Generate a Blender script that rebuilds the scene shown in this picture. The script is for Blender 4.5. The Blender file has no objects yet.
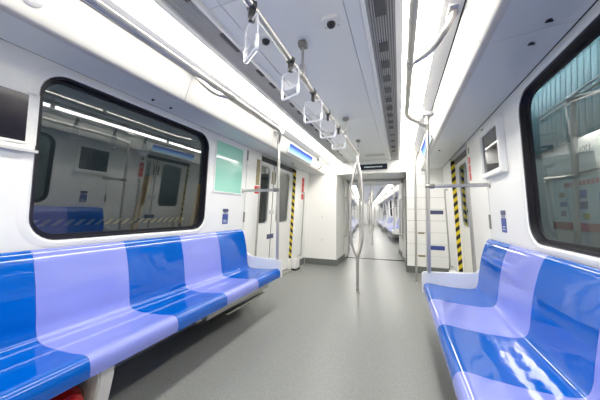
import bpy, bmesh, math, random
from mathutils import Vector, Matrix
random.seed(7)
R = math.radians
scene = bpy.context.scene
col = scene.collection

# ------------------------------------------------------------------ camera
CAMP = Vector((0.5512, 0.0, 1.092))
F_PX = 256.65
yaw, pitch, roll = R(21.222), R(2.782), R(0.603)
cd = bpy.data.cameras.new('camera'); cam = bpy.data.objects.new('camera', cd); col.objects.link(cam)
cd.sensor_fit = 'HORIZONTAL'; cd.sensor_width = 36.0; cd.lens = F_PX * 36.0 / 600.0
cd.clip_start = 0.02; cd.clip_end = 200
rv = Vector((math.cos(yaw), math.sin(yaw), 0)); fw = Vector((-math.sin(yaw), math.cos(yaw), 0)); up = Vector((0, 0, 1))
fw2 = fw * math.cos(pitch) + up * math.sin(pitch); up2 = up * math.cos(pitch) - fw * math.sin(pitch)
r3 = rv * math.cos(roll) + up2 * math.sin(roll); u3 = up2 * math.cos(roll) - rv * math.sin(roll)
cam.matrix_world = Matrix(((r3.x, u3.x, -fw2.x, CAMP.x), (r3.y, u3.y, -fw2.y, CAMP.y), (r3.z, u3.z, -fw2.z, CAMP.z), (0, 0, 0, 1)))
scene.camera = cam

# ------------------------------------------------------------------ world, exposure
w = bpy.data.worlds.new('world'); scene.world = w; w.use_nodes = True
w.node_tree.nodes['Background'].inputs[0].default_value = (0.5, 0.6, 0.7, 1)
w.node_tree.nodes['Background'].inputs[1].default_value = 0.05
LIGHT = 7.0            # radiance of the lit ceiling strips
vs = scene.view_settings
vs.view_transform = 'Standard'; vs.look = 'None'; vs.gamma = 1.0; vs.use_curve_mapping = False
vs.exposure = 1.25
try:
    scene.cycles.use_denoising = True
    scene.cycles.max_bounces = 14; scene.cycles.diffuse_bounces = 8; scene.cycles.glossy_bounces = 6
    scene.cycles.transparent_max_bounces = 16; scene.cycles.sample_clamp_indirect = 6
except Exception:
    pass

# ------------------------------------------------------------------ materials
MATS = {}
def srgb(r, g, b):
    f = lambda c: (c / 255 / 12.92) if c / 255 <= 0.04045 else ((c / 255 + 0.055) / 1.055) ** 2.4
    return (f(r), f(g), f(b), 1)
def mat(name, colr, rough=0.4, metal=0.0, var=0.0, scale=6.0, coat=0.0, spec=0.5, bump=0.0, bscale=200, rvar=0.0, bdist=0.002):
    m = bpy.data.materials.new(name); m.use_nodes = True
    nt = m.node_tree; b = nt.nodes['Principled BSDF']
    b.inputs['Base Color'].default_value = colr; b.inputs['Roughness'].default_value = rough
    b.inputs['Metallic'].default_value = metal
    b.inputs['Specular IOR Level'].default_value = spec
    if coat: b.inputs['Coat Weight'].default_value = coat; b.inputs['Coat Roughness'].default_value = 0.04
    tc = nt.nodes.new('ShaderNodeTexCoord')
    if var or rvar:
        n = nt.nodes.new('ShaderNodeTexNoise'); n.inputs['Scale'].default_value = scale; n.inputs['Detail'].default_value = 4
        nt.links.new(tc.outputs['Object'], n.inputs['Vector'])
        if var:
            mx = nt.nodes.new('ShaderNodeMix'); mx.data_type = 'RGBA'
            k = 1 - var; k2 = 1 + var * 0.6
            mx.inputs['A'].default_value = (colr[0] * k, colr[1] * k, colr[2] * k, 1)
            mx.inputs['B'].default_value = (min(1, colr[0] * k2), min(1, colr[1] * k2), min(1, colr[2] * k2), 1)
            nt.links.new(n.outputs['Fac'], mx.inputs['Factor']); nt.links.new(mx.outputs['Result'], b.inputs['Base Color'])
        if rvar:
            mr = nt.nodes.new('ShaderNodeMapRange'); mr.inputs['To Min'].default_value = rough - rvar; mr.inputs['To Max'].default_value = rough + rvar
            nt.links.new(n.outputs['Fac'], mr.inputs['Value']); nt.links.new(mr.outputs['Result'], b.inputs['Roughness'])
    if bump:
        n2 = nt.nodes.new('ShaderNodeTexNoise'); n2.inputs['Scale'].default_value = bscale; n2.inputs['Detail'].default_value = 2
        bp = nt.nodes.new('ShaderNodeBump'); bp.inputs['Strength'].default_value = bump; bp.inputs['Distance'].default_value = bdist
        nt.links.new(tc.outputs['Object'], n2.inputs['Vector']); nt.links.new(n2.outputs['Fac'], bp.inputs['Height'])
        nt.links.new(bp.outputs['Normal'], b.inputs['Normal'])
    MATS[name] = m
    return m
mat('white_panel', (0.885, 0.885, 0.86, 1), 0.32, var=0.02, scale=3)
mat('end_panel_white', (0.93, 0.925, 0.89, 1), 0.38, var=0.02, scale=3)
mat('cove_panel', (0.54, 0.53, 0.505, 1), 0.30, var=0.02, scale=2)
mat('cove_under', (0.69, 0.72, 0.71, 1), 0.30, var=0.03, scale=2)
mat('ceiling_paint', (0.89, 0.905, 0.885, 1), 0.33, var=0.03, scale=2)
mat('trim_grey', (0.62, 0.62, 0.61, 1), 0.35, metal=0.1, var=0.03)
mat('vent_slat', (0.55, 0.55, 0.55, 1), 0.4, metal=0.2, var=0.03)
mat('vent_dark', (0.09, 0.09, 0.095, 1), 0.6, var=0.1)
mat('vent_back', (0.22, 0.22, 0.23, 1), 0.6, var=0.1)
mat('steel', (0.62, 0.60, 0.57, 1), 0.34, metal=1.0, var=0.05, scale=25, rvar=0.05)
mat('brushed', (0.52, 0.51, 0.49, 1), 0.38, metal=1.0, var=0.06, scale=25)
mat('black_rubber', (0.012, 0.012, 0.018, 1), 0.35, var=0.15, scale=20)
mat('gap_dark', (0.03, 0.03, 0.03, 1), 0.7, var=0.1)
mat('black_plastic', (0.02, 0.02, 0.022, 1), 0.3, var=0.1, scale=20)
mat('blue_seat', srgb(0, 94, 194), 0.035, spec=0.8, var=0.05, scale=5, rvar=0.012, bump=0.3, bscale=5, bdist=.004)
mat('lilac_seat', srgb(140, 150, 226), 0.035, spec=0.8, var=0.03, scale=5, rvar=0.012, bump=0.3, bscale=5, bdist=.004)
mat('seat_frame', (0.30, 0.29, 0.27, 1), 0.35, metal=0.7, var=0.05)
mat('bracket_white', (0.70, 0.69, 0.66, 1), 0.4, var=0.03)
mat('red_paint', srgb(170, 12, 10), 0.2, coat=0.6, var=0.05)
mat('baseboard', srgb(112, 115, 112), 0.45, var=0.05)
mat('black_glass', (0.016, 0.016, 0.022, 1), 0.04, spec=1.0, var=0.2, scale=3).node_tree.nodes['Principled BSDF'].inputs['IOR'].default_value = 1.9
mat('dark_screen', (0.022, 0.02, 0.03, 1), 0.12, spec=0.45, var=0.4, scale=4)
mat('mint_panel', srgb(158, 218, 198), 0.08, coat=0.5, var=0.02)
mat('sticker_blue', srgb(60, 82, 155), 0.35, var=0.05)
mat('sticker_dark', srgb(70, 76, 112), 0.35, var=0.05)
mat('sticker_red', srgb(205, 40, 35), 0.35, var=0.05)
mat('sticker_white', (0.82, 0.82, 0.82, 1), 0.35, var=0.02)
mat('sticker_tan', srgb(150, 140, 105), 0.4, var=0.05)
mat('sign_navy', srgb(22, 30, 48), 0.15, var=0.05)
mat('lettering', (0.75, 0.8, 0.85, 1), 0.4, var=0.02)
mat('dark_text', (0.02, 0.02, 0.03, 1), 0.5, var=0.05)
mat('red_text', srgb(175, 105, 110), 0.5, var=0.05)
mat('dark_wall', (0.05, 0.055, 0.06, 1), 0.6, var=0.2, scale=2)
mat('teal_sheet', srgb(120, 150, 158), 0.4, metal=0.2, var=0.06)
mat('fascia_white', (0.72, 0.72, 0.70, 1), 0.4, var=0.03)
mat('board_blue', srgb(178, 200, 208), 0.4, var=0.04)
mat('board_red', srgb(140, 40, 42), 0.4, var=0.05)
mat('orange_paint', srgb(190, 135, 70), 0.4, var=0.05)
mat('olive_sticker', srgb(150, 160, 60), 0.4, var=0.05)

def floor_mat():
    m = mat('floor_vinyl', srgb(150, 152, 149), 0.36, var=0.0, bump=0.12, bscale=420)
    nt = m.node_tree; b = nt.nodes['Principled BSDF']
    tc = nt.nodes.new('ShaderNodeTexCoord')
    n = nt.nodes.new('ShaderNodeTexNoise'); n.inputs['Scale'].default_value = 190; n.inputs['Detail'].default_value = 3
    cr = nt.nodes.new('ShaderNodeValToRGB')
    cr.color_ramp.elements[0].position = 0.32; cr.color_ramp.elements[0].color = srgb(124, 126, 124)
    cr.color_ramp.elements[1].position = 0.68; cr.color_ramp.elements[1].color = srgb(148, 150, 147)
    nt.links.new(tc.outputs['Object'], n.inputs['Vector']); nt.links.new(n.outputs['Fac'], cr.inputs['Fac'])
    nt.links.new(cr.outputs['Color'], b.inputs['Base Color'])
floor_mat()

def emit_mat(name, colr, strength):
    m = bpy.data.materials.new(name); m.use_nodes = True; nt = m.node_tree
    nt.nodes.remove(nt.nodes['Principled BSDF'])
    e = nt.nodes.new('ShaderNodeEmission'); e.inputs[0].default_value = colr; e.inputs[1].default_value = strength
    nt.links.new(e.outputs[0], nt.nodes['Material Output'].inputs[0]); MATS[name] = m; return m
emit_mat('light_diffuser', (1.0, 0.97, 0.91, 1), LIGHT)
emit_mat('added_tube', (0.85, 0.95, 1.0, 1), 22.0)  # glow of the unseen lamps added outside the windows
emit_mat('added_tube_dim', (0.85, 0.95, 1.0, 1), 10.0)

def screen_mat():
    m = emit_mat('screen_image', (1, 1, 1, 1), 0.62); nt = m.node_tree; e = [n for n in nt.nodes if n.type == 'EMISSION'][0]
    tc = nt.nodes.new('ShaderNodeTexCoord'); sp = nt.nodes.new('ShaderNodeSeparateXYZ'); nt.links.new(tc.outputs['Generated'], sp.inputs[0])
    cr = nt.nodes.new('ShaderNodeValToRGB'); els = cr.color_ramp.elements
    els[0].position = 0.0; els[0].color = srgb(215, 235, 245); els[1].position = 0.99; els[1].color = srgb(95, 130, 210)
    for p, c in ((0.35, srgb(165, 208, 250)), (0.62, srgb(115, 165, 240)), (0.72, srgb(90, 95, 185))):
        x = els.new(p); x.color = c
    nt.links.new(sp.outputs['Z'], cr.inputs['Fac']); nt.links.new(cr.outputs[0], e.inputs[0])
screen_mat()

def hazard_mat(name, vec, freq, a=srgb(225, 200, 30), b_=srgb(22, 20, 18)):
    m = mat(name, a, 0.4); nt = m.node_tree; b = nt.nodes['Principled BSDF']
    tc = nt.nodes.new('ShaderNodeTexCoord'); d = nt.nodes.new('ShaderNodeVectorMath'); d.operation = 'DOT_PRODUCT'
    d.inputs[1].default_value = vec; nt.links.new(tc.outputs['Object'], d.inputs[0])
    mu = nt.nodes.new('ShaderNodeMath'); mu.operation = 'MULTIPLY'; mu.inputs[1].default_value = freq; nt.links.new(d.outputs['Value'], mu.inputs[0])
    fr = nt.nodes.new('ShaderNodeMath'); fr.operation = 'FRACT'; nt.links.new(mu.outputs[0], fr.inputs[0])
    gt = nt.nodes.new('ShaderNodeMath'); gt.operation = 'GREATER_THAN'; gt.inputs[1].default_value = 0.5; nt.links.new(fr.outputs[0], gt.inputs[0])
    mx = nt.nodes.new('ShaderNodeMix'); mx.data_type = 'RGBA'; mx.inputs['A'].default_value = a; mx.inputs['B'].default_value = b_
    nt.links.new(gt.outputs[0], mx.inputs['Factor']); nt.links.new(mx.outputs['Result'], b.inputs['Base Color'])
hazard_mat('hazard_r', (1, 0, -1.0), 7.5)
hazard_mat('hazard_l', (-1, 0, -1.0), 7.5)
hazard_mat('hazard_walk', (0, 1, -1.2), 11.0, srgb(170, 150, 90), srgb(40, 42, 50))

def glass_mat(name, tint, f0, rough=0.0):
    m = bpy.data.materials.new(name); m.use_nodes = True; nt = m.node_tree
    nt.nodes.remove(nt.nodes['Principled BSDF'])
    t = nt.nodes.new('ShaderNodeBsdfTransparent'); t.inputs[0].default_value = tint
    g = nt.nodes.new('ShaderNodeBsdfGlossy'); g.inputs['Roughness'].default_value = rough
    lw = nt.nodes.new('ShaderNodeLayerWeight'); lw.inputs[0].default_value = 0.5     # Schlick reflectance, the same from both faces
    pw = nt.nodes.new('ShaderNodeMath'); pw.operation = 'POWER'; pw.inputs[1].default_value = 5.0; nt.links.new(lw.outputs['Facing'], pw.inputs[0])
    f = nt.nodes.new('ShaderNodeMath'); f.operation = 'MULTIPLY_ADD'; f.inputs[1].default_value = 1 - f0; f.inputs[2].default_value = f0; nt.links.new(pw.outputs[0], f.inputs[0])
    mx = nt.nodes.new('ShaderNodeMixShader'); nt.links.new(f.outputs[0], mx.inputs[0])
    nt.links.new(t.outputs[0], mx.inputs[1]); nt.links.new(g.outputs[0], mx.inputs[2])
    nt.links.new(mx.outputs[0], nt.nodes['Material Output'].inputs[0]); MATS[name] = m
glass_mat('window_glass', (0.78, 0.84, 0.84, 1), 0.11)
glass_mat('door_glass', (0.65, 0.70, 0.70, 1), 0.10)

def acrylic_mat():
    m = bpy.data.materials.new('acrylic'); m.use_nodes = True; nt = m.node_tree
    nt.nodes.remove(nt.nodes['Principled BSDF'])
    t = nt.nodes.new('ShaderNodeBsdfTransparent'); t.inputs[0].default_value = (0.93, 0.93, 0.95, 1)
    p = nt.nodes.new('ShaderNodeBsdfPrincipled'); p.inputs['Base Color'].default_value = (0.85, 0.86, 0.9, 1); p.inputs['Roughness'].default_value = 0.12
    mx = nt.nodes.new('ShaderNodeMixShader'); mx.inputs[0].default_value = 0.16
    nt.links.new(t.outputs[0], mx.inputs[1]); nt.links.new(p.outputs[0], mx.inputs[2])
    nt.links.new(mx.outputs[0], nt.nodes['Material Output'].inputs[0]); MATS['acrylic'] = m
acrylic_mat()
mat('grip_white', (0.85, 0.86, 0.9, 1), 0.15, coat=0.6, var=0.02)

# ------------------------------------------------------------------ helpers
ORG = {}
class MB:
    def __init__(s): s.bm = bmesh.new()
    def box(s, x0, x1, y0, y1, z0, z1, bev=0.0, seg=2):
        x0, x1 = min(x0, x1), max(x0, x1); y0, y1 = min(y0, y1), max(y0, y1); z0, z1 = min(z0, z1), max(z0, z1)
        b = bmesh.new()
        r = bmesh.ops.create_cube(b, size=1.0)
        for v in b.verts: v.co = Vector(((v.co.x + .5) * (x1 - x0) + x0, (v.co.y + .5) * (y1 - y0) + y0, (v.co.z + .5) * (z1 - z0) + z0))
        if bev: bmesh.ops.bevel(b, geom=b.edges[:], offset=bev, segments=seg, affect='EDGES', profile=.5)
        return s.merge(b)
    def merge(s, b):
        me = bpy.data.meshes.new('tmp'); b.to_mesh(me); b.free(); s.bm.from_mesh(me); bpy.data.meshes.remove(me); return s
    def grid(s, rows, close_u=False, close_v=False, caps=False):
        V = [[s.bm.verts.new(p) for p in r] for r in rows]
        nu, nv = len(V), len(V[0])
        for i in range(nu - (0 if close_u else 1)):
            for j in range(nv - (0 if close_v else 1)):
                a, b, c, d = V[i][j], V[i][(j + 1) % nv], V[(i + 1) % nu][(j + 1) % nv], V[(i + 1) % nu][j]
                try: s.bm.faces.new((a, b, c, d))
                except ValueError: pass
        if caps and close_v:
            s.bm.faces.new(list(reversed(V[0]))); s.bm.faces.new(V[-1])
        return s
    def prism_y(s, poly, y0, y1):       # closed polygon (x,z) extruded along Y
        return s.grid([[(x, y0, z) for x, z in poly], [(x, y1, z) for x, z in poly]], close_v=True, caps=True)
    def prism_x(s, poly, x0, x1):       # closed polygon (y,z) extruded along X
        return s.grid([[(x0, y, z) for y, z in poly], [(x1, y, z) for y, z in poly]], close_v=True, caps=True)
    def prism_z(s, poly, z0, z1):
        return s.grid([[(x, y, z0) for x, y in poly], [(x, y, z1) for x, y in poly]], close_v=True, caps=True)
    def tube(s, pts, r, n=12):
        pts = [Vector(p) for p in pts]; rows = []
        rs = r if isinstance(r, (list, tuple)) else [r] * len(pts)
        t = (pts[1] - pts[0]).normalized()
        a = t.orthogonal().normalized()
        for i, p in enumerate(pts):
            if i == 0: t = (pts[1] - pts[0]).normalized()
            elif i == len(pts) - 1: t = (pts[-1] - pts[-2]).normalized()
            else: t = ((pts[i + 1] - p).normalized() + (p - pts[i - 1]).normalized()).normalized()
            a = (a - t * a.dot(t)).normalized(); b = t.cross(a)
            rows.append([p + (a * math.cos(2 * math.pi * k / n) + b * math.sin(2 * math.pi * k / n)) * rs[i] for k in range(n)])
        return s.grid(rows, close_v=True, caps=True)
    def lathe(s, c, axis, prof, n=20):    # prof: list of (radius, height along the axis)
        ax = Vector(axis).normalized(); a = ax.orthogonal().normalized(); b = ax.cross(a); c = Vector(c)
        rows = [[c + ax * h + (a * math.cos(2 * math.pi * k / n) + b * math.sin(2 * math.pi * k / n)) * max(r, 1e-4) for k in range(n)] for r, h in prof]
        return s.grid(rows, close_v=True, caps=True)
    def build(s, name, m, parent=None, ang=35, smooth=True):
        me = bpy.data.meshes.new(name)
        bmesh.ops.recalc_face_normals(s.bm, faces=s.bm.faces[:])
        if parent is not None: o_ = ORG[parent.name]
        else:
            xs = [v.co.x for v in s.bm.verts]; ys = [v.co.y for v in s.bm.verts]; zs = [v.co.z for v in s.bm.verts]
            o_ = Vector(((min(xs) + max(xs)) / 2, (min(ys) + max(ys)) / 2, min(zs)))
        for v in s.bm.verts: v.co -= o_
        s.bm.to_mesh(me); s.bm.free()
        if smooth:
            me.shade_smooth(); me.set_sharp_from_angle(angle=R(ang))
        me.materials.append(MATS[m])
        o = bpy.data.objects.new(name, me); col.objects.link(o); ORG[o.name] = o_.copy()
        if parent is not None: o.parent = parent
        else: o.location = o_
        return o
def tag(o, label=None, cat=None, group=None, kind=None):
    if label: o['label'] = label
    if cat: o['category'] = cat
    if group: o['group'] = group
    if kind: o['kind'] = kind
    return o
def thing(name, label, cat, loc, group=None):
    o = bpy.data.objects.new(name, None); o.empty_display_size = 0.1; col.objects.link(o)
    o.location = loc; ORG[o.name] = Vector(loc); return tag(o, label, cat, group)
def struct(o, label=None, cat=None):
    o['kind'] = 'structure'
    if label: o['label'] = label
    if cat: o['category'] = cat
    return o
def sroot(name, label, cat, loc):
    o = bpy.data.objects.new(name, None); col.objects.link(o); o.location = loc; ORG[o.name] = Vector(loc)
    return struct(o, label, cat)
def copy_tree(root, M, label=None, group=None):
    def rec(o, parent):
        c = o.copy(); col.objects.link(c); c.parent = parent
        if parent is not None: c.matrix_parent_inverse = Matrix.Identity(4)
        for ch in list(o.children): rec(ch, c)
        return c
    c = rec(root, None)
    c.matrix_world = M @ Matrix.Translation(root.location) @ root.rotation_euler.to_matrix().to_4x4()
    if label: c['label'] = label
    if group: c['group'] = group
    return c
def arc(c, u, v, r, a0, a1, n=8):
    c, u, v = Vector(c), Vector(u), Vector(v)
    return [c + u * r * math.cos(a0 + (a1 - a0) * k / n) + v * r * math.sin(a0 + (a1 - a0) * k / n) for k in range(n + 1)]
def fillet(pts, r, n=6):
    pts = [Vector(p) for p in pts]; out = [pts[0]]
    for i in range(1, len(pts) - 1):
        p = pts[i]; a = (pts[i - 1] - p); b = (pts[i + 1] - p)
        rr = min(r, a.length * .48, b.length * .48); a = p + a.normalized() * rr; b = p + b.normalized() * rr
        for k in range(n + 1):
            t = k / n; out.append(a * (1 - t) ** 2 + p * 2 * t * (1 - t) + b * t * t)
    return out + [pts[-1]]
def rrect(cy, cz, hw, hh, r, n=8):
    out = []
    for (sy, sz, a0) in ((1, 1, 0), (-1, 1, 90), (-1, -1, 180), (1, -1, 270)):
        for k in range(n + 1):
            a = R(a0 + 90 * k / n); out.append((cy + sy * (hw - r) + r * math.cos(a), cz + sz * (hh - r) + r * math.sin(a)))
    return out
def offset_open(pts, t):
    out = []
    for i, p in enumerate(pts):
        a = pts[max(0, i - 1)]; b = pts[min(len(pts) - 1, i + 1)]
        dx, dz = b[0] - a[0], b[1] - a[1]; L = math.hypot(dx, dz) or 1
        out.append((p[0] - dz / L * t, p[1] + dx / L * t))
    return out
def catmull(pts, n=5):
    out = []
    for i in range(len(pts) - 1):
        p0 = pts[max(0, i - 1)]; p1 = pts[i]; p2 = pts[i + 1]; p3 = pts[min(len(pts) - 1, i + 2)]
        for k in range(n):
            t = k / n; t2, t3 = t * t, t * t * t
            out.append(tuple(.5 * (2 * p1[j] + (p2[j] - p0[j]) * t + (2 * p0[j] - 5 * p1[j] + 4 * p2[j] - p3[j]) * t2 + (3 * p1[j] - p0[j] - 3 * p2[j] + p3[j]) * t3) for j in range(2)))
    return out + [pts[-1]]
def WX(z, off=0.0): return 1.336 - .05 * (z - .917) + off
def inter(poly, cy, cz, a):      # ray from centre at angle a to a polygon given as (y,z)
    dy, dz = math.cos(a), math.sin(a); best = None
    for i in range(len(poly)):
        p, q = poly[i], poly[(i + 1) % len(poly)]
        ey, ez = q[0] - p[0], q[1] - p[1]; den = dy * ez - dz * ey
        if abs(den) < 1e-12: continue
        t = ((p[0] - cy) * ez - (p[1] - cz) * ey) / den; u = ((p[0] - cy) * dz - (p[1] - cz) * dy) / den
        if t > 0 and -1e-6 <= u <= 1 + 1e-6 and (best is None or t < best): best = t
    return (cy + dy * best, cz + dz * best)
def hole_panel(s, y0, y1, z0, z1, hole, th=0.03, off=0.0):
    """panel following the tapered wall, with a rounded hole; front face towards the aisle"""
    cy = sum(p[0] for p in hole) / len(hole); cz = sum(p[1] for p in hole) / len(hole)
    angs = sorted(set([round(math.atan2(z - cz, y - cy), 6) for y, z in hole] + [round(math.atan2(z - cz, y - cy), 6) for y in (y0, y1) for z in (z0, z1)]))
    rect = [(y0, z0), (y1, z0), (y1, z1), (y0, z1)]
    inn = [inter(hole, cy, cz, a) for a in angs]; out = [inter(rect, cy, cz, a) for a in angs]
    f = lambda L, o: [(s * WX(z, o), y, z) for y, z in L]
    m = MB(); m.grid([f(out, off + th), f(out, off), f(inn, off), f(inn, off + th)], close_v=True, close_u=True)
    return m
def ring(s, outer, inner, off0, off1):
    f = lambda L, o: [(s * WX(z, o), y, z) for y, z in L]
    m = MB(); m.grid([f(outer, off1), f(outer, off0), f(inner, off0), f(inner, off1)], close_v=True, close_u=True); return m
def wall_plate(m, s, y0, y1, z0, z1, off0, off1, bev=0):
    """thin box lying on the tapered wall (offsets measured outwards from the wall face, negative = into the aisle)"""
    ps = [(y0, z0), (y1, z0), (y1, z1), (y0, z1)]
    m.grid([[(s * WX(z, off0), y, z) for y, z in ps], [(s * WX(z, off1), y, z) for y, z in ps]], close_v=True, caps=True); return m

SIDE = {-1: 'left', 1: 'right'}
Y_END = 5.25
BAY = 5.12
# matrices of the next carriage, seen through the gangway (its track bends left)
NEXT = Matrix.Translation((0, 6.41, 0)) @ Matrix.Rotation(R(7.0), 4, 'Z') @ Matrix.Rotation(math.pi, 4, 'Z') @ Matrix.Translation((0, -6.41, 0))
def shift(k): return Matrix.Translation((0, -BAY * k, 0))
def swap(t): return t.replace('left', '@').replace('right', 'left').replace('@', 'right')
ORD = ['nearest', 'second', 'third']

# ------------------------------------------------------------------ carriage shell
def shell(y0, tagname, M=None, main=True):
    objs = []
    where = '' if main else ' of the next carriage'
    SD = SIDE if main else {-1: 'right', 1: 'left'}
    n = '' if main else ''
    m = MB(); m.box(-1.46, 1.46, y0, Y_END + 1.16, -0.06, 0)
    fl = struct(m.build('floor', 'floor_vinyl'), 'speckled grey vinyl floor' + (where or ' along the aisle'), 'floor'); objs.append(fl)
    # centre ceiling: panels with open joints under a dark backing
    c = sroot('ceiling', 'pale grey flat ceiling panels' + (where or ' above the aisle'), 'ceiling', (0, 1.2, 2.147)); objs.append(c)
    MB().box(-.40, .40, y0, Y_END, 2.175, 2.20).build('backing', 'gap_dark', c)
    ys = [y0, 1.03, 2.9, Y_END] if main else [y0, -4, 1.03, Y_END]
    for i in range(len(ys) - 1):
        for xa, xb in ((-.372, -.297), (-.293, .293), (.297, .372)):
            MB().box(xa, xb, ys[i] + .0015, ys[i + 1] - .0015, 2.147, 2.172, .002, 1).build('ceiling_panel', 'ceiling_paint', c)
    for s in (-1, 1):
        m = MB(); m.prism_y([(s * .372, 2.150), (s * .378, 2.128), (s * .400, 2.132), (s * .402, 2.16), (s * .372, 2.172)], y0, Y_END)
        m.build('edge_moulding', 'white_panel', c)
        # vent strip
        v = thing('air_vent', ('long louvred air vent with dark outlets on the %s of the ceiling' if main else 'louvred air vent on the %s of the ceiling%s') % ((SD[s],) if main else (SD[s], where)), 'vent', (s * .468, 1.2, 2.13)); objs.append(v)
        MB().box(s * .402, s * .537, y0, Y_END, 2.165, 2.18).build('backing', 'vent_back', v)
        k = 10 if main else 4
        for i in range(k):
            xc = s * (.402 + .135 * (i + .5) / k); hw = .0032 if main else .011
            MB().box(xc - hw, xc + hw, y0, Y_END - .02, 2.138, 2.156).build('slat', 'vent_slat', v)
        if main:
            xo = (.438, .492) if s > 0 else (.404, .432)
            yo = [(1.19, 1.37)] + [(1.60 + .203 * i, 1.69 + .203 * i) for i in range(9)] + [(3.55, 3.6), (3.85, 3.92), (4.2, 4.3), (4.5, 4.58), (.6, .69), (.85, .94), (.35, .45)]
            for a, b in yo: MB().box(s * xo[0], s * xo[1], a, b, 2.134, 2.160).build('outlet', 'vent_dark', v)
        # light
        l = thing('ceiling_light', 'long glowing white light strip on the %s of the ceiling%s' % (SD[s], where), 'light', (s * .668, 1.2, 2.13)); objs.append(l)
        m = MB(); m.prism_y([(s * .578, 2.128), (s * .625, 2.121), (s * .71, 2.121), (s * .758, 2.128), (s * .758, 2.145), (s * .578, 2.145)], y0, Y_END - .01)
        m.build('diffuser', 'light_diffuser', l)
        MB().box(s * .537, s * .577, y0, Y_END, 2.124, 2.16, .003, 1).build('inner_trim', 'white_panel', l)
        m = MB(); m.prism_y([(s * .759, 2.122), (s * .842, 2.084), (s * .846, 2.10), (s * .775, 2.16), (s * .759, 2.16)], y0, Y_END)
        m.build('outer_trim', 'trim_grey', l)
        # cove: upright white panels and grey underside, in lengths
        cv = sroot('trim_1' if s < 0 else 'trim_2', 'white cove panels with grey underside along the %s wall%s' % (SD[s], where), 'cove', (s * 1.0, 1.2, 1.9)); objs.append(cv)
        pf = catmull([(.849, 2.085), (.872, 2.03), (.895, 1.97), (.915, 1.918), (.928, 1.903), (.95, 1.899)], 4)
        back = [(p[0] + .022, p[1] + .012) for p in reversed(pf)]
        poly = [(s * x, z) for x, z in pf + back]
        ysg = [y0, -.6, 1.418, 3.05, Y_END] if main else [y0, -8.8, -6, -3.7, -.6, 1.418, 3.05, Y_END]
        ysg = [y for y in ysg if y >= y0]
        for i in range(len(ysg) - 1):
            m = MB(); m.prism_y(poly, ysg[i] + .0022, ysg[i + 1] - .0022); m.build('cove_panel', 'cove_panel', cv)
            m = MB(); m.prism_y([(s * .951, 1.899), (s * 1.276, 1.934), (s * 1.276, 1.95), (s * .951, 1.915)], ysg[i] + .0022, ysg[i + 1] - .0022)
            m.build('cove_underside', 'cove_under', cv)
        m = MB(); m.prism_y([(s * .845, 2.09), (s * .852, 2.09), (s * .99, 1.93), (s * 1.34, 1.965), (s * 1.34, 1.98), (s * .99, 2.2), (s * .845, 2.2)], y0, Y_END); m.build('cove_core', 'gap_dark', cv)
    m = MB(); m.box(-1.5, 1.5, y0, Y_END, 2.21, 2.25)
    rf = struct(m.build('trim_3', 'dark_wall'), 'dark roof shell' + (where or ' over the carriage'), 'roof'); objs.append(rf)
    return objs

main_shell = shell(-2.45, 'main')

# ------------------------------------------------------------------ bench bay walls and windows
def bench_wall(s):
    objs = []; yc, hw = (1.447, .673) if s < 0 else (1.425, .66)
    WHOLE = rrect(yc, 1.3975, hw, .4805, .135)
    w_ = sroot('wall_left' if s < 0 else 'wall_right', 'white side wall around the wide window above the %s bench' % SIDE[s], 'wall', (s * 1.34, 1.3, 0)); objs.append(w_)
    m = hole_panel(s, -.235, 2.832, 0, 1.936, WHOLE, .05); m.build('wall_panel', 'white_panel', w_)
    outer = rrect(yc, 1.3975, hw + 0.0550, .535, .19); inner = rrect(yc, 1.3975, hw + 0.0020, .4825, .137); mid = rrect(yc, 1.3975, hw + 0.0400, .52, .175)
    m = MB(); f = lambda L, o: [(s * WX(z, o), y, z) for y, z in L]
    m.grid([f(outer, .0), f(mid, -.006), f(rrect(yc, 1.3975, hw + 0.0150, .4955, .15), -.006), f(inner, .004)], close_v=True)
    m.build('window_surround', 'white_panel', w_)
    m = MB(); wall_plate(m, s, 2.834, 2.842, .05, 1.936, .012, .03); m.build('joint', 'gap_dark', w_)
    # window
    wi = sroot('window_1' if s < 0 else 'window_2', 'wide rounded train window with black rubber seal in the %s wall' % SIDE[s], 'window', (s * 1.36, 1.425, .917)); objs.append(wi)
    m = ring(s, rrect(yc, 1.3975, hw + 0.0040, .4845, .139), rrect(yc, 1.3975, hw - 0.0120, .4685, .123), .000, .052); m.build('window_seal', 'black_rubber', wi)
    m = ring(s, rrect(yc, 1.3975, hw - 0.0125, .468, .1225), rrect(yc, 1.3975, hw - 0.0300, .45, .108), .038, .052); m.build('inner_seal', 'black_rubber', wi)
    m = MB(); L = rrect(yc, 1.3975, hw - 0.0140, .4665, .121); m.grid([f(L, .046), f(L, .050)], close_v=True, caps=True); m.build('window_pane', 'window_glass', wi)
    return objs
bay_walls = bench_wall(-1) + bench_wall(1)

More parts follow.
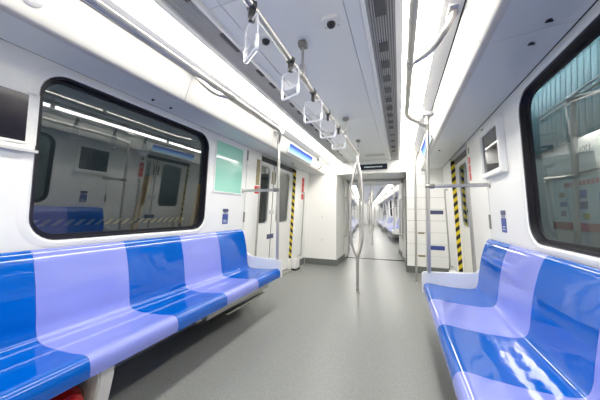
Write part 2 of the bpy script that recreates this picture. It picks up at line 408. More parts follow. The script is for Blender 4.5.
# ------------------------------------------------------------------ door bay: pillars, sliding doors, far pillar
YF, YS = 4.55, 3.78
def door_bay(s):
    objs = []; YN = 3.50 if s > 0 else 3.22
    nm = 'wall_left' if s < 0 else 'wall_right'
    p = sroot(nm, 'white door pillar at the %s end of the %s bench' % ('far', SIDE[s]), 'pillar', (s * 1.34, 3.07, 0)); objs.append(p)
    m = MB(); ps = [(2.846, 0), (YN - .02, 0), (YN - .02, 1.936), (2.846, 1.936)]
    fr = lambda z: [(s * WX(z), 2.846, z), (s * WX(z), YN - .025, z), (s * WX(z, .008), YN - .008, z), (s * WX(z, .025), YN, z), (s * WX(z, .086), YN, z), (s * WX(z, .086), 2.846, z)]
    m.grid([fr(0), fr(1.936)], close_v=True, caps=True); m.build('pillar_panel', 'white_panel', p)
    m = MB(); wall_plate(m, s, YN - .030, YN - .012, .02, 1.90, -.004, .006); m.build('edge_strip', 'brushed', p)
    hy = 3.36 if s > 0 else 3.12
    m = MB(); m.tube(fillet([(s * WX(1.42), hy, 1.42), (s * WX(1.42, -.045), hy, 1.42), (s * WX(.36, -.045), hy, .36), (s * WX(.36), hy, .36)], .03), .014, 8); m.build('grab_handle', 'brushed', p)
    for z in (1.76, .96):
        m = MB(); wall_plate(m, s, 2.826, 2.848, z, z + .13, -.012, .0); m.build('hinge', 'seat_frame', p)
    p2 = sroot(nm, 'white pillar between the %s doors and the end wall' % SIDE[s], 'pillar', (s * 1.34, 4.9, 0)); objs.append(p2)
    fr = lambda z: [(s * WX(z, .086), YF, z), (s * WX(z, .012), YF, z), (s * WX(z), YF + .012, z), (s * WX(z), Y_END, z), (s * WX(z, .086), Y_END, z)]
    m = MB(); m.grid([fr(0), fr(1.936)], close_v=True, caps=True); m.build('pillar_panel', 'white_panel', p2)
    m = MB(); m.grid([[(s * WX(z, a), y, z) for a, y in ((.010, YF - .004), (.066, YF - .004), (.066, YF - .001), (.010, YF - .001))] for z in (.22, 1.92)], close_v=True, caps=True)
    m.build('hazard_strip', 'hazard_r' if s > 0 else 'hazard_l', p2)
    m = MB(); gy = YF + .36; m.tube(fillet([(s * WX(1.5), gy, 1.5), (s * WX(1.5, -.045), gy, 1.5), (s * WX(.22, -.045), gy, .22), (s * WX(.22), gy, .22)], .03), .012, 8); m.build('grab_handle', 'brushed', p2)
    m = MB(); wall_plate(m, s, YF + .03, Y_END, 0, .13, -.008, .0); m.build('skirting', 'baseboard', p2)
    m = MB(); m.box(s * 1.27, s * 1.365, YF - .02, YF + .16, .03, .21, .012); m.build('foot_cover', 'white_panel', p2)
    m = MB(); m.box(s * 1.265, s * 1.37, YF - .03, YF + .16, 0, .03); m.build('foot_base', 'black_rubber', p2)
    # doors
    d = sroot('door_1' if s < 0 else 'door_2', 'white sliding double doors with narrow rounded windows in the %s wall' % SIDE[s], 'door', (s * 1.40, YS, 0)); objs.append(d)
    for (a, b) in ((3.005, YS - .005), (YS + .005, 4.56)):
        hole = rrect((a + b) / 2, 1.36, .245, .44, .075, 6)
        leaf = hole_panel(s, a, b, .02, 1.985, hole, .03, .088).build('door_leaf', 'white_panel', d)
        m = ring(s, rrect((a + b) / 2, 1.36, .259, .454, .089, 6), rrect((a + b) / 2, 1.36, .241, .436, .071, 6), .084, .102); m.build('window_seal', 'trim_grey', leaf)
        L = rrect((a + b) / 2, 1.36, .242, .437, .072, 6); f = lambda L, o: [(s * WX(z, o), y, z) for y, z in L]
        m = MB(); m.grid([f(L, .092), f(L, .096)], close_v=True, caps=True); m.build('door_pane', 'door_glass', leaf)
    m = MB(); wall_plate(m, s, YS - .007, YS + .007, .02, 1.985, .085, .112); m.build('door_seal', 'black_rubber', d)
    m = MB(); wall_plate(m, s, YS - .12, YS + .10, .66, .735, .0825, .0875); m.build('door_sticker', 'sticker_dark', d)
    m = MB(); wall_plate(m, s, YS - .10, YS + .07, 1.06, 1.12, .0825, .0875); m.build('door_sticker', 'trim_grey', d)
    for dy in (-.05, .05):
        m = MB(); wall_plate(m, s, YS + dy - .018, YS + dy + .018, 1.55, 1.75, .0825, .0875); m.build('door_sticker', 'sticker_tan', d)
    m = MB(); m.box(s * 1.34, s * 1.46, YN, YF, 0, .012); m.build('door_sill', 'brushed', d)
    m = MB(); m.box(s * 1.30, s * 1.47, YN - .03, YF + .02, 1.925, 1.99); m.build('door_header', 'cove_under', d)
    m = MB(); m.grid([[(s * WX(z, a), y, z) for y, z in ((YN, 1.86), (YF, 1.86), (YF, 1.925), (YN, 1.925))] for z, a in ((1.9, .06), (1.9, .084))], close_v=True, caps=True); m.build('header_seal', 'black_rubber', d)
    return objs
door_objs = door_bay(-1) + door_bay(1)

# ------------------------------------------------------------------ end wall and gangway
def end_wall():
    objs = []
    e = sroot('wall_far', 'white end wall framing the open gangway to the next carriage', 'wall', (0, Y_END, 0)); objs.append(e)
    GW = .672; T0, T1 = Y_END, Y_END + 1.16
    # left block, smooth
    m = MB(); m.prism_z([(-1.40, T0), (-GW - .03, T0), (-GW - .008, T0 + .008), (-GW, T0 + .03), (-GW, T1), (-1.40, T1)], 0, 2.18); m.build('end_panel', 'end_panel_white', e)
    m = MB(); m.prism_z([(1.40, T0 + .02), (GW + .03, T0 + .02), (GW + .008, T0 + .028), (GW, T0 + .05), (GW, T1), (1.40, T1)], 0, 2.18); m.build('end_core', 'baseboard', e)
    zs = [.105 + .2145 * i for i in range(9)] + [2.12]
    for i in range(len(zs) - 1):
        MB().box(.676, .995, T0, T0 + .019, zs[i] + .0022, zs[i + 1] - .0022, .002, 1).build('panel', 'end_panel_white', e)
        MB().box(.999, 1.36, T0, T0 + .019, zs[i] + .0022, zs[i + 1] - .0022, .002, 1).build('panel', 'end_panel_white', e)
    # lintel and gangway ceiling
    m = MB(); m.box(-GW - .02, GW + .02, T0 + .001, T0 + .10, 1.885, 2.19, .006); m.build('lintel', 'white_panel', e)
    m = MB(); m.box(-GW, GW, T0 + .10, T1, 1.90, 1.96); m.build('gangway_ceiling', 'ceiling_paint', e)
    m = MB(); m.box(-GW, GW, T1 - .09, T1 - .06, 1.865, 1.90, .004); m.build('header_bar', 'brushed', e)
    for s in (-1, 1):
        m = MB(); m.box(s * GW, s * (GW - .07), T1 - .12, T1 - .04, 1.82, 1.90, .01); m.build('corner_bracket', 'seat_frame', e)
        # folded bellows ribs at the far end of the gangway
        for k in range(5):
            m = MB(); m.box(s * (GW + .0), s * (GW - .025), T1 - .32 + k * .055, T1 - .295 + k * .055, .05, 1.86, .006, 1); m.build('bellows_rib', 'end_panel_white', e)
        m = MB(); m.tube(fillet([(s * GW, T1 - .42, .55), (s * (GW - .06), T1 - .42, .55), (s * (GW - .06), T1 - .42, 1.45), (s * GW, T1 - .42, 1.45)], .04), .012, 8); m.build('grab_handle', 'steel', e)
    for x, z in ((-.98, 1.0), (-.98, .52), (-.98, 1.5)):
        m = MB(); m.lathe((x, T0 + .001, z), (0, -1, 0), [(.012, 0), (.012, .003), (.007, .005)], 10); m.build('screw', 'brushed', e)
    # skirting
    m = MB(); m.box(-1.36, -GW + .005, T0 - .012, T0, 0, .125, .003, 1); m.box(-GW, -GW + .012, T0 - .006, T1 - .05, 0, .125); m.build('skirting', 'baseboard', e)
    m = MB(); m.box(GW - .005, 1.36, T0 - .012, T0 + .02, 0, .125, .003, 1); m.box(GW - .012, GW, T0 - .006, T1 - .05, 0, .125); m.build('skirting', 'baseboard', e)
    m = MB(); m.box(-GW, GW, T1 - .02, T1 + .01, 0, .007, .002, 1); m.build('threshold_strip', 'black_rubber', e)
    return objs
end_objs = end_wall()
# wall behind the camera
m = MB(); m.box(-1.45, 1.45, -2.55, -2.45, 0, 2.2)
struct(m.build('wall_back', 'white_panel'), 'plain white end wall behind the viewer', 'wall')

# ------------------------------------------------------------------ benches
PROF = catmull([(1.322, .858), (1.300, .852), (1.276, .79), (1.250, .68), (1.232, .55), (1.222, .462), (1.196, .410), (1.13, .393), (1.02, .393), (.90, .401), (.83, .410), (.797, .411), (.779, .398), (.772, .37), (.777, .335)], 4)
PITCH = .4965; NSEAT = 6; YB1 = 2.762
def bench(s, dy=0.0):
    t = thing('bench', 'long %s-hand bench of blue and lilac moulded plastic seats under the window' % SIDE[s], 'bench', (s * 1.05, 1.27, 0))
    under = offset_open(PROF, -.014)
    for i in range(NSEAT):
        b = YB1 + dy - i * PITCH - .0008; a = b - PITCH + .0016
        rows = []; nv = 10
        for k in range(nv + 1):
            v = k / nv; y = a + (b - a) * v; dip = (1 - (2 * v - 1) ** 2) ** 1.0
            row = []
            for j, (x, z) in enumerate(PROF):
                u = j / (len(PROF) - 1)
                q = PROF[max(0, j - 1)]; r_ = PROF[min(len(PROF) - 1, j + 1)]
                dx, dz = r_[0] - q[0], r_[1] - q[1]; L = math.hypot(dx, dz) or 1
                nx, nz = dz / L, -dx / L      # pointing into the shell
                amp = .010 * math.sin(math.pi * min(1, max(0, (u - .05) / .42))) + .009 * math.sin(math.pi * min(1, max(0, (u - .48) / .30)))
                row.append((s * (x + amp * dip * (1 if u < .5 else 0) * .8), y, z - amp * dip * (1 if u >= .5 else 0)))
            for (x, z) in reversed(under): row.append((s * x, y, z))
            rows.append(row)
        m = MB(); m.grid(rows, close_v=True, caps=True)
        m.build('seat_shell', 'blue_seat' if i % 2 == 0 else 'lilac_seat', t, 50)
    # end panels (low draught boards with a strip running up beside the backrest)
    pg = [(.752, .325), (.748, .34), (.748, .505), (.756, .525), (.775, .530), (1.13, .545), (1.20, .552), (1.238, .60), (1.294, .862), (1.333, .862), (1.350, .325)]
    for yy in (YB1 + dy + .002, YB1 + dy - NSEAT * PITCH - .030):
        m = MB(); m.prism_y([(s * x, z) for x, z in pg], yy, yy + .028)
        bmesh.ops.bevel(m.bm, geom=[e for e in m.bm.edges], offset=.004, segments=2, affect='EDGES')
        m.build('end_panel', 'white_panel', t)
    # cantilever frame below
    m = MB(); m.box(s * .83, s * .87, -.2, YB1, .30, .335); m.box(s * 1.20, s * 1.24, -.2, YB1, .30, .335); m.build('frame_rail', 'seat_frame', t)
    for yy in (.878, 2.55, -.1):
        m = MB(); m.prism_y([(s * .80, .335), (s * 1.35, .335), (s * 1.35, .02), (s * 1.25, .02), (s * .93, .02), (s * .86, .03), (s * .80, .27)], yy - .038, yy + .038)
        bmesh.ops.bevel(m.bm, geom=[e for e in m.bm.edges], offset=.008, segments=2, affect='EDGES')
        if yy != 2.55: m.build('support_bracket', 'bracket_white', t)
        else: m.bm.free()
    return t
benches = [bench(-1), bench(1, .03)]
def heater(s):
    h = thing('heater_box', 'steel heater box under the far seats of the %s bench' % SIDE[s], 'heater', (s * 1.1, 2.15, .17))
    MB().box(s * .93, s * 1.30, 1.66, 2.66, .19, .295, .006).build('casing', 'gap_dark', h)
    MB().box(s * .865, s * .93, 1.66, 2.66, .235, .285, .004).build('front_rail', 'brushed', h)
    MB().box(s * .885, s * .93, 1.95, 2.62, .170, .185, .003).build('lower_flange', 'brushed', h)
    MB().box(s * .90, s * .93, 1.58, 1.65, .235, .275, .003).build('cable_clip', 'brushed', h)
    return h
heaters = [heater(-1), heater(1)]
e = thing('fire_extinguisher', 'red fire extinguisher lying under the left bench beside the white bracket', 'extinguisher', (-1.0, .755, 0))
m = MB(); m.lathe((-1.19, .742, .195), (1, 0, 0), [(.02, 0), (.07, .01), (.088, .05), (.088, .27), (.085, .31), (.06, .35), (.03, .36)], 24); m.build('cylinder', 'red_paint', e)
m = MB(); m.lathe((-.83, .742, .195), (1, 0, 0), [(.026, 0), (.026, .03), (.018, .05)], 16); m.build('valve', 'black_plastic', e)
m = MB(); m.box(-1.10, -1.06, .645, .835, .0, .12, .004); m.build('cradle', 'seat_frame', e)
# kick panels under benches
for s in (-1, 1):
    m = MB(); m.box(s * 1.30, s * 1.345, -.235, 2.80, 0, .30)
    struct(m.build('trim_4' if s < 0 else 'trim_5', 'vent_back'), 'dark kick panel low on the wall beneath the %s bench' % SIDE[s], 'panel')

# ------------------------------------------------------------------ grab rails and poles
def side_rail(s):
    t = thing('grab_rail', 'long steel grab rail bending down into a pole at the end of the %s bench' % SIDE[s], 'rail', (s * .81, 2.778, .53))
    m = MB(); m.tube(fillet([(s * .613, -.35, 1.947), (s * .613, 2.42, 1.947), (s * .80, 2.768, 1.955)], .10, 8), .0185, 12); m.build('rail', 'steel', t)
    m = MB(); m.tube([(s * .81, 2.778, .532), (s * .81, 2.778, 2.06)], .018, 12); m.build('pole', 'steel', t)
    m = MB(); m.lathe((s * .81, 2.778, 1.915), (0, 0, 1), [(.021, 0), (.024, .01), (.024, .06), (.021, .07)], 14); m.build('joint_sleeve', 'brushed', t)
    m = MB(); m.box(s * .765, s * .855, 2.728, 2.828, 2.055, 2.11, .008); m.build('ceiling_bracket', 'trim_grey', t)
    m = MB(); m.tube([(s * .81, 2.778, 1.36), (s * 1.315, 2.778, 1.36)], .017, 12); m.build('cross_bar', 'steel', t)
    m = MB(); m.lathe((s * .86, 2.778, 1.36), (s, 0, 0), [(.021, -.07), (.024, -.06), (.024, .0), (.02, .01)], 14); m.build('clamp', 'seat_frame', t)
    m = MB(); m.lathe((s * 1.315, 2.778, 1.36), (-s, 0, 0), [(.03, 0), (.03, .006), (.017, .012)], 16); m.build('wall_flange', 'brushed', t)
    for yy in (1.42,):
        m = MB(); m.tube(fillet([(s * .812, yy - .01, 2.095), (s * .79, yy, 2.04), (s * .72, yy + .08, 1.965), (s * .617, yy + .13, 1.945)], .06, 6), .017, 10); m.build('bracket_arm', 'steel', t)
        m = MB(); m.box(s * .782, s * .842, yy - .055, yy + .045, 2.092, 2.112, .006); m.build('bracket_base', 'brushed', t)
        m = MB(); m.tube([(s * .613, yy + .10, 1.947), (s * .613, yy + .16, 1.947)], .023, 12); m.build('rail_sleeve', 'brushed', t)
    return t
rails = [side_rail(-1), side_rail(1)]
def door_pole(s):
    t = thing('door_pole', 'steel floor-to-ceiling pole at the far side of the %s doors' % SIDE[s], 'pole', (s * .79, 4.5, 0))
    m = MB(); m.tube([(s * .79, 4.5, 0), (s * .79, 4.5, 2.03)], .017, 12); m.build('pole', 'steel', t)
    m = MB(); m.lathe((s * .79, 4.5, 0), (0, 0, 1), [(.032, 0), (.032, .008), (.02, .02), (.018, .05)], 16); m.build('floor_flange', 'brushed', t)
    m = MB(); m.tube(fillet([(s * .79, 4.5, 2.0), (s * .83, 4.52, 2.05), (s * .845, 4.55, 2.09)], .03), .014, 10); m.build('top_arm', 'steel', t)
    m = MB(); m.box(s * .80, s * .86, 4.50, 4.60, 2.07, 2.10, .006); m.build('ceiling_bracket', 'brushed', t)
    return t
rpole = door_pole(1)
t = thing('wall_handle', 'small curved steel handle high on the cove beside the left doors', 'handle', (-.88, 4.62, 1.95))
m = MB(); m.tube(fillet([(-.862, 4.50, 2.06), (-.80, 4.53, 2.04), (-.82, 4.66, 1.96), (-.905, 4.72, 1.94)], .05), .011, 10); m.build('bar', 'steel', t)
m = MB(); m.box(-.855, -.80, 4.46, 4.54, 2.06, 2.10, .005); m.build('mount', 'brushed', t)

def centre_rail():
    t = thing('centre_rail', 'slim steel rail hung along the middle of the ceiling for the handles', 'rail', (0, 1.7, 1.925))
    m = MB(); m.tube([(0, -.6, 1.925), (0, 3.66, 1.925)], .0155, 12); m.build('rail', 'steel', t)
    for i, yy in enumerate((1.44, 2.80, 3.72)):
        m = MB(); m.tube([(0, yy, 1.93), (0, yy, 2.14)], .0085, 10); m.build('hanger', 'brushed', t)
        m = MB()
        if i == 0: m.box(-.024, .024, yy - .026, yy + .026, 2.112, 2.147, .005)
        else: m.lathe((0, yy, 2.147), (0, 0, -1), [(.034, 0), (.034, .02), (.024, .032), (.01, .036)], 20)
        m.build('ceiling_mount', 'seat_frame', t)
        m = MB(); m.tube([(0, yy - .04, 1.927), (0, yy + .06, 1.927)], .019, 12); m.box(-.015, .015, yy - .017, yy + .017, 1.93, 2.0, .004); m.build('rail_clamp', 'brushed', t)
    return t
crail = centre_rail()
def centre_pole():
    t = thing('centre_pole', 'steel pole splitting into three bowed bars in the middle of the aisle', 'pole', (0, 3.664, 0))
    m = MB(); m.tube([(0, 3.664, 0), (0, 3.664, .50)], .020, 14); m.build('lower_post', 'steel', t)
    m = MB(); m.lathe((0, 3.664, 0), (0, 0, 1), [(.045, 0), (.045, .006), (.024, .012), (.022, .05), (.018, .055)], 20); m.build('floor_flange', 'brushed', t)
    for k in range(3):
        a = R(200 + 120 * k); pts = []
        for i in range(25):
            u = i / 24; z = .46 + (1.80 - .46) * u
            r = .098 * (math.sin(math.pi * min(1, u / .26) / 2) if u < .26 else (1 if u < .62 else math.cos(math.pi * (u - .62) / .38 / 2) * .92 + .08))
            pts.append((math.cos(a) * (r + .004), 3.664 + math.sin(a) * (r + .004), z))
        m = MB(); m.tube(pts, .0165, 10); m.build('bowed_bar', 'steel', t)
    m = MB(); m.tube([(0, 3.664, 1.77), (0, 3.664, 1.925)], .016, 12); m.build('upper_post', 'steel', t)
    m = MB(); m.lathe((0, 3.664, 1.76), (0, 0, 1), [(.02, 0), (.024, .01), (.024, .05), (.018, .06)], 14); m.build('collar', 'brushed', t)
    return t
cpole = centre_pole()
# the rest of the hanging handles
def handle(y, tilt, label):
    t = thing('strap_handle', label, 'handle', (0, y, 1.925), 'clear handles hanging from the centre rail')
    m = MB(); m.tube([(0, y - .014, 1.925), (0, y + .014, 1.925)], .0215, 12); m.box(-.010, .010, y - .014, y + .014, 1.858, 1.915, .004); m.build('clip', 'black_plastic', t)
    W, zt, zb = .066, 1.868, 1.712
    up_ = [(-.050, zt - .006), (.050, zt - .006), (W - .004, zt - .014), (W, zt - .026), (W, zb + .052), (-W, zb + .052), (-W, zt - .026), (-W + .004, zt - .014)]
    m = MB(); m.prism_y(up_, y - .003, y + .003); m.build('plate', 'acrylic', t)
    pth = [(-W + .004, y, zb + .056), (-W + .004, y, zb + .006), (W - .004, y, zb + .006), (W - .004, y, zb + .056)]
    m = MB(); m.tube(fillet(pth, .016, 5), .0075, 10); m.build('grip', 'grip_white', t)
    m = MB(); m.tube(fillet([(W - .001, y, zb + .05), (W - .001, y, zt - .026), (W - .005, y, zt - .014), (.05, y, zt - .006), (-.05, y, zt - .006), (-W + .005, y, zt - .014), (-W + .001, y, zt - .026), (-W + .001, y, zb + .05)], .008, 2), .003, 6); m.build('rim', 'grip_white', t)
    t.rotation_euler = (0, 0, R(tilt))
    return t
hl = ['clear plastic handle on the centre rail, nearest and largest of the row', 'clear plastic handle second from the front, beside the square ceiling mount', 'third clear plastic handle from the front on the centre rail', 'fourth clear plastic handle from the front on the centre rail', 'clear plastic handle farthest along the row, next before the split pole']
handles = [handle(.859 + .3955 * i, (-36, -22, -3, 2, -2)[i], hl[i]) for i in range(5)]

# ------------------------------------------------------------------ wall-mounted things
def frame_on_wall(s, name, label, cat, y0, y1, z0, z1, depth, glass, border, fm='white_panel', group=None):
    t = thing(name, label, cat, (s * 1.32, (y0 + y1) / 2, z0), group)
    outer = [(y0, z0), (y1, z0), (y1, z1), (y0, z1)]; b = border
    inner = [(y0 + b, z0 + b), (y1 - b, z0 + b), (y1 - b, z1 - b), (y0 + b, z1 - b)]
    m = ring(s, outer, inner, -depth, -.0005); bmesh.ops.bevel(m.bm, geom=m.bm.edges[:], offset=min(.006, depth * .3), segments=2, affect='EDGES'); m.build('frame', fm, t)
    m = MB(); wall_plate(m, s, y0 + b - .003, y1 - b + .003, z0 + b - .003, z1 - b + .003, -depth * .6, -.001); m.build('panel', glass, t)
    return t
g = frame_on_wall(-1, 'poster_frame', 'mint green panel in a thin frame on the wall beside the left window', 'panel', 2.215, 2.745, 1.30, 1.885, .012, 'mint_panel', .018)
g2 = frame_on_wall(1, 'picture_frame', 'thick white frame with dark glass on the wall beside the right window', 'frame', 2.33, 2.83, 1.415, 1.845, .045, 'black_glass', .045)
g3 = frame_on_wall(-1, 'picture_frame', 'white frame with dark glossy screen at the left edge, near the window', 'frame', .16, .772, 1.44, 1.72, .006, 'dark_screen', .014)
m = MB(); wall_plate(m, -1, .16, .772, 1.398, 1.412, -.035, -.0005); m.build('ledge', 'trim_grey', g3)

def sticker(s, label, y0, z0):
    t = thing('notice_sticker', label, 'sticker', (s * 1.33, y0 + .05, z0))
    m = MB(); wall_plate(m, s, y0, y0 + .10, z0, z0 + .115, -.0025, -.0003); m.build('lower_panel', 'sticker_blue', t)
    m = MB(); wall_plate(m, s, y0, y0 + .10, z0 + .14, z0 + .175, -.0025, -.0003); m.build('upper_band', 'sticker_dark', t)
    m = MB(); wall_plate(m, s, y0, y0 + .10, z0 + .1155, z0 + .1395, -.0025, -.0003); m.build('middle_band', 'sticker_white', t)
    for k in range(3):
        m = MB(); wall_plate(m, s, y0 + .015 + .026 * k, y0 + .032 + .026 * k, z0 + .118, z0 + .146, -.0032, -.0026); m.build('pictogram', 'sticker_dark', t)
    m = MB(); wall_plate(m, s, y0 + .02, y0 + .08, z0 + .02, z0 + .027, -.0032, -.0026); wall_plate(m, s, y0 + .02, y0 + .07, z0 + .04, z0 + .047, -.0032, -.0026); m.build('lettering', 'lettering', t)
    return t
sticker(-1, 'small blue notice sticker on the wall above the far left seats', 2.41, .95)
sticker(1, 'small blue notice sticker on the wall above the far right seats', 2.465, .95)

# red and tan labels by the doors
t = thing('emergency_label', 'red emergency label on the pillar by the right doors', 'label', (1.30, 3.2, 1.48))
m = MB(); wall_plate(m, 1, 3.345, 3.445, 1.47, 1.75, -.003, -.0004); m.build('backing', 'sticker_white', t)
for z0, z1 in ((1.475, 1.56), (1.568, 1.65), (1.658, 1.74)):
    m = MB(); wall_plate(m, 1, 3.352, 3.438, z0, z1, -.004, -.0031); m.build('red_block', 'sticker_red', t)
m = MB(); wall_plate(m, 1, 3.37, 3.42, 1.78, 1.85, -.003, -.0004); m.build('small_print', 'sticker_tan', t)
t = thing('emergency_label', 'tan strip above a small red square on the pillar by the left doors', 'label', (-1.31, 3.2, 1.35))
m = MB(); wall_plate(m, -1, 3.08, 3.17, 1.47, 1.83, -.003, -.0004); m.build('tan_strip', 'sticker_tan', t)
m = MB(); wall_plate(m, -1, 3.06, 3.185, 1.35, 1.455, -.003, -.0004); m.build('red_square', 'sticker_red', t)
t = thing('emergency_label', 'upright red label on the white pillar beyond the left doors', 'label', (-1.31, 4.9, 1.35))
for z0, z1 in ((1.36, 1.47), (1.50, 1.60), (1.605, 1.71), (1.715, 1.80)):
    m = MB(); wall_plate(m, -1, 4.86, 4.98, z0, z1, -.004, -.0005); m.build('red_block', 'sticker_red', t)

# passenger information screens on the coves
def screen(s):
    t = thing('display_screen', 'lit blue information screen on the cove above the %s doors' % SIDE[s], 'screen', (s * .88, 3.72, 1.93))
    f = lambda u: (.868 + (.903 - .868) * u, 2.055 + (1.945 - 2.055) * u)
    def plate(y0, y1, u0, u1, o0, o1):
        (xa, za), (xb, zb) = f(u0), f(u1); n = (-.95, -.30)
        m = MB(); ps = [(xa + n[0] * o0, za + n[1] * o0), (xb + n[0] * o0, zb + n[1] * o0), (xb + n[0] * o1, zb + n[1] * o1), (xa + n[0] * o1, za + n[1] * o1)]
        m.prism_y([(s * x, z) for x, z in ps], y0, y1); return m
    plate(3.21, 4.24, -.10, 1.08, .004, .012).build('bezel', 'trim_grey', t)
    plate(3.235, 4.215, -.02, 1.0, .0125, .014).build('picture', 'screen_image', t)
    return t
screens = [screen(-1), screen(1)]

# ceiling cameras
def dome_camera(x, label):
    t = thing('security_camera', label, 'camera', (x, 1.325, 2.10))
    m = MB(); P = [(px, py) for px, py in rrect(x, 1.325, .050, .042, .025, 5)]
    m.prism_z(P, 2.128, 2.147); m.build('housing', 'white_panel', t)
    m = MB(); m.lathe((x, 1.325, 2.129), (0, 0, -1), [(.024, 0), (.023, .012), (.016, .021), (.004, .025)], 20); m.build('lens_dome', 'black_plastic', t)
    for dx in (-.036, .036):
        m = MB(); m.lathe((x + dx, 1.325 + .022, 2.129), (0, 0, -1), [(.004, 0), (.004, .002)], 8); m.build('screw', 'seat_frame', t)
dome_camera(.209, 'white ceiling camera with a black dome, right of the centre rail')
dome_camera(-.196, 'white ceiling camera with a black dome, partly behind the nearest handle')
# key latches in the cove undersides
def latch(s, y, label, x=1.15):
    t = thing('panel_latch', label, 'latch', (s * x, y, 1.90))
    z = 1.899 + .035 * (x - .951) / .325
    m = MB(); m.lathe((s * x, y, z), (0, 0, -1), [(.011, 0), (.011, .004), (.008, .006)], 14); m.build('plate', 'black_plastic', t)
    m = MB(); m.box(s * x - .014, s * x + .014, y - .004, y + .004, z - .010, z - .005, .001, 1); m.build('key', 'black_plastic', t)
latch(-1, 1.345, 'black panel latch in the left cove, the nearer of the pair')
latch(-1, 1.505, 'black panel latch in the left cove, the farther of the pair')
latch(1, 1.36, 'black panel latch in the right cove, the nearer of the pair')
latch(1, 1.52, 'black panel latch in the right cove, the farther of the pair')
latch(1, 3.67, 'black panel latch above the right doors', 1.03)
latch(-1, 3.95, 'black panel latch above the left doors', 1.12)
# speaker grille in the near left cove panel
m = MB(); m.lathe((-.893, .555, 1.992), (.93, 0, -.37), [(.04, -.02), (.04, .008), (.037, .010), (.0, .010)], 28)
tag(m.build('speaker_grille', 'vent_slat'), 'round pale speaker cover in the near left cove panel', 'speaker')
# destination sign on the lintel
t = thing('destination_sign', 'dark route sign with pale lettering above the gangway', 'sign', (.07, 5.24, 1.955))
MB().box(-.19, .335, 5.205, 5.25, 1.955, 2.062, .004, 1).build('casing', 'sign_navy', t)
m = MB(); x = -.10
while x < .24:
    wd = random.uniform(.012, .03); m.box(x, x + wd, 5.2035, 5.2049, 1.995, 2.018); x += wd + .007
m.build('lettering', 'lettering', t)
# stickers on the right end panels
for x0, x1, z0, z1, mt, lb in ((1.055, 1.285, 1.085, 1.155, 'sticker_dark', 'dark blue strip label on the right end panels, upper one'), (1.06, 1.30, .44, .515, 'sticker_blue', 'blue violet strip label on the right end panels, lower one'), (.866, .975, .72, .75, 'sticker_tan', 'narrow tan label on the right end panels, upper one'), (.866, .985, .30, .335, 'sticker_tan', 'narrow tan label on the right end panels, lower one')):
    m = MB(); m.box(x0, x1, 5.2465, 5.2495, z0, z1, .0008, 1); tag(m.build('strip_label', mt), lb, 'label')
# inspection plate in the ceiling before the gangway
m = MB(); m.box(-.03, .31, 4.70, 4.86, 2.139, 2.147, .003, 1); tag(m.build('ceiling_hatch', 'trim_grey'), 'small flush hatch in the ceiling before the gangway', 'hatch')

# ------------------------------------------------------------------ next carriage
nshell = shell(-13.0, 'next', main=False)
for o in nshell:
    o.matrix_world = NEXT @ Matrix.Translation(o.location)
for o in end_objs: c = copy_tree(o, NEXT, 'white end wall of the next carriage around its gangway')
for k in range(3):
    for o in bay_walls + door_objs:
        c = copy_tree(o, NEXT @ shift(k)); c['label'] = swap(o['label']) + ', %s bay of the next carriage' % ORD[k]
for k in range(3):
    for o, s in zip(benches, ('right', 'left')):
        copy_tree(o, NEXT @ shift(k), '%s blue and lilac bench along the %s wall of the next carriage' % (ORD[k], s))
    for o, s in zip(rails, ('right', 'left')):
        copy_tree(o, NEXT @ shift(k), '%s steel grab rail and pole over the %s bench of the next carriage' % (ORD[k], s))
    copy_tree(cpole, NEXT @ shift(k), '%s split steel pole in the aisle of the next carriage' % ORD[k])
    copy_tree(crail, NEXT @ shift(k), '%s hanging steel rail along the ceiling of the next carriage' % ORD[k])
    for i, h in enumerate(handles):
        copy_tree(h, NEXT @ shift(k), '%s small clear handle in the %s row of the next carriage' % (('last', 'fourth', 'third', 'second', 'first')[i], ORD[k]), 'clear handles in the %s row of the next carriage' % ORD[k])
copy_tree(rpole, NEXT, 'steel pole by the nearest left doors of the next carriage')
m = MB(); m.box(-1.45, 1.45, -13.1, -13.0, 0, 2.2)
o = struct(m.build('wall_back', 'white_panel'), 'plain white wall at the far end of the next carriage', 'wall'); o.matrix_world = NEXT @ Matrix.Translation(o.location)
# the bay behind the camera
for o in door_objs: c = copy_tree(o, shift(1)); c['label'] = o['label'] + ', behind the viewer'

# ------------------------------------------------------------------ outside the windows
m = MB(); m.box(-5.0, -4.9, -4, 12, -1.2, 4.5)
struct(m.build('wall_left', 'dark_wall'), 'dark depot wall outside the left window', 'wall')
t = thing('walkway_guard', 'yellow and black striped guard board outside the left window', 'guard', (-2.4, 2.2, -1.0))
m = MB(); m.box(-2.44, -2.40, .4, 2.9, .945, 1.0); m.build('striped_board', 'hazard_walk', t)
for y in (.6, 2.8): m = MB(); m.box(-2.50, -2.44, y - .03, y + .03, -1.2, .97, .005); m.build('post', 'seat_frame', t)
for y0, lb in ((2.17, 'tan leaning post outside the left window, the nearer one'), (3.14, 'tan leaning post outside the left window, by its far edge')):
    m = MB(); m.grid([[(x, y, z) for x, y in ((-2.60, yy), (-2.60, yy + .055), (-2.53, yy + .055), (-2.53, yy))] for z, yy in ((-1.2, y0 - .45), (1.55, y0 + .24))], close_v=True, caps=True)
    tag(m.build('leaning_post', 'orange_paint'), lb, 'post')
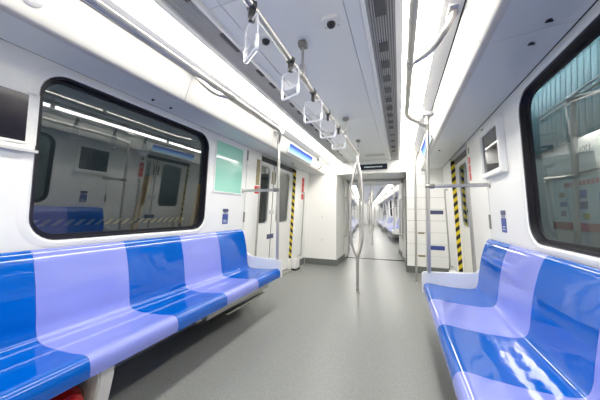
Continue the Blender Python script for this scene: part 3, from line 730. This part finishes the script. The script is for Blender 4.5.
# right: depot partition with glazed sheet, fascia, notice board
p = sroot('wall_right', 'pale depot partition outside the right window with teal ribbed sheeting', 'wall', (2.7, 4, -1.2))
MB().box(2.66, 2.72, 1, 9, -1.2, 3.6).build('partition', 'fascia_white', p)
for k in range(40):
    y = 1.5 + .12 * k
    MB().box(2.618, 2.66, y, y + .112, 2.06 if k < 39 else 2.16, 3.5, .012, 2).build('ribbed_sheet', 'teal_sheet', p)
MB().box(2.60, 2.66, 1.2, 5.0, 1.62, 1.70, .006).build('ledge', 'trim_grey', p)
cu = bpy.data.curves.new('number', 'FONT'); cu.body = '001011'; cu.size = .115; cu.extrude = .002
to = bpy.data.objects.new('tmp', cu); col.objects.link(to); bpy.context.view_layer.update()
me = bpy.data.meshes.new_from_object(to.evaluated_get(bpy.context.evaluated_depsgraph_get())); bpy.data.objects.remove(to)
me.materials.clear(); me.materials.append(MATS['dark_text'])
no = bpy.data.objects.new('car_number', me); col.objects.link(no); no.parent = p
no.matrix_local = Matrix.Translation(Vector((2.657, 4.36, 1.865)) - Vector((2.7, 4, -1.2))) @ Matrix(((0, 0, -1, 0), (-1, 0, 0, 0), (0, 1, 0, 0), (0, 0, 0, 1)))
b = thing('notice_board', 'pale blue notice board with a red band outside the right window', 'board', (2.63, 4.0, .85))
MB().box(2.625, 2.655, 3.0, 4.78, .88, 1.60, .004, 1).build('board', 'board_blue', b)
MB().box(2.619, 2.6245, 3.0, 4.78, .90, 1.0).build('red_band', 'board_red', b)
m = MB(); y = 3.1
while y < 4.5: m.box(2.62, 2.6245, y, y + .05, 1.46, 1.52); y += .075
m.build('red_heading', 'red_text', b)
for i, (y0, y1, z0, z1, mt) in enumerate(((4.5, 4.62, 1.33, 1.40, 'sticker_tan'), (4.46, 4.6, 1.21, 1.27, 'sticker_blue'), (4.48, 4.58, 1.08, 1.15, 'sticker_dark'), (4.06, 4.2, 1.30, 1.40, 'sticker_blue'), (4.05, 4.2, 1.17, 1.26, 'sticker_dark'), (4.02, 4.14, 1.04, 1.12, 'olive_sticker'), (3.7, 3.85, 1.2, 1.35, 'sticker_blue'))):
    MB().box(2.619, 2.6245, y0, y1, z0, z1).build('notice', mt, b)
hr = thing('reflection_rail', 'added grey post and double rail imitating a reflection in the right window', 'handrail', (2.2, 3.4, -1.2))  # modelled outside to imitate the left pole and rail mirrored in the glass
m = MB(); m.tube([(2.2, 3.43, -1.2), (2.2, 3.375, 2.28)], .026, 12); m.build('post', 'brushed', hr)
m = MB(); m.lathe((2.2, 3.36, 2.285), (0, 1, 0), [(.03, -.05), (.042, -.04), (.042, .06), (.03, .07)], 14); m.build('joint', 'brushed', hr)
for z, y1 in ((2.325, 4.08), (2.272, 4.0)):
    m = MB(); m.tube([(2.2, 2.2, z - .01), (2.2, y1, z)], .012, 10); m.build('rail', 'bracket_white', hr)
m = MB(); m.tube([(2.2, 3.36, 2.27), (2.2, 2.3, 2.02)], .02, 10); m.build('brace', 'brushed', hr)
for x, lb in ((2.0, 'added unseen tube lamp lighting the outside of the right windows'), (-3.4, 'added unseen tube lamp lighting the outside of the left windows')):
    l = thing('added_lamp', lb, 'lamp', (x, 4, 3.3))  # added out of view to brighten what stands outside the glass
    m = MB(); m.box(x - .08, x + .08, 1, 7, 3.36, 3.44, .01); m.build('housing', 'trim_grey', l)
    m = MB(); m.tube([(x, 1.05, 3.33), (x, 6.95, 3.33)], .022, 10); m.build('tube', 'added_tube' if x > 0 else 'added_tube_dim', l)
m = MB(); m.box(-9, 9, -6, 30, -1.3, -1.2); struct(m.build('floor', 'dark_wall'), 'dark depot floor beside the track', 'floor')
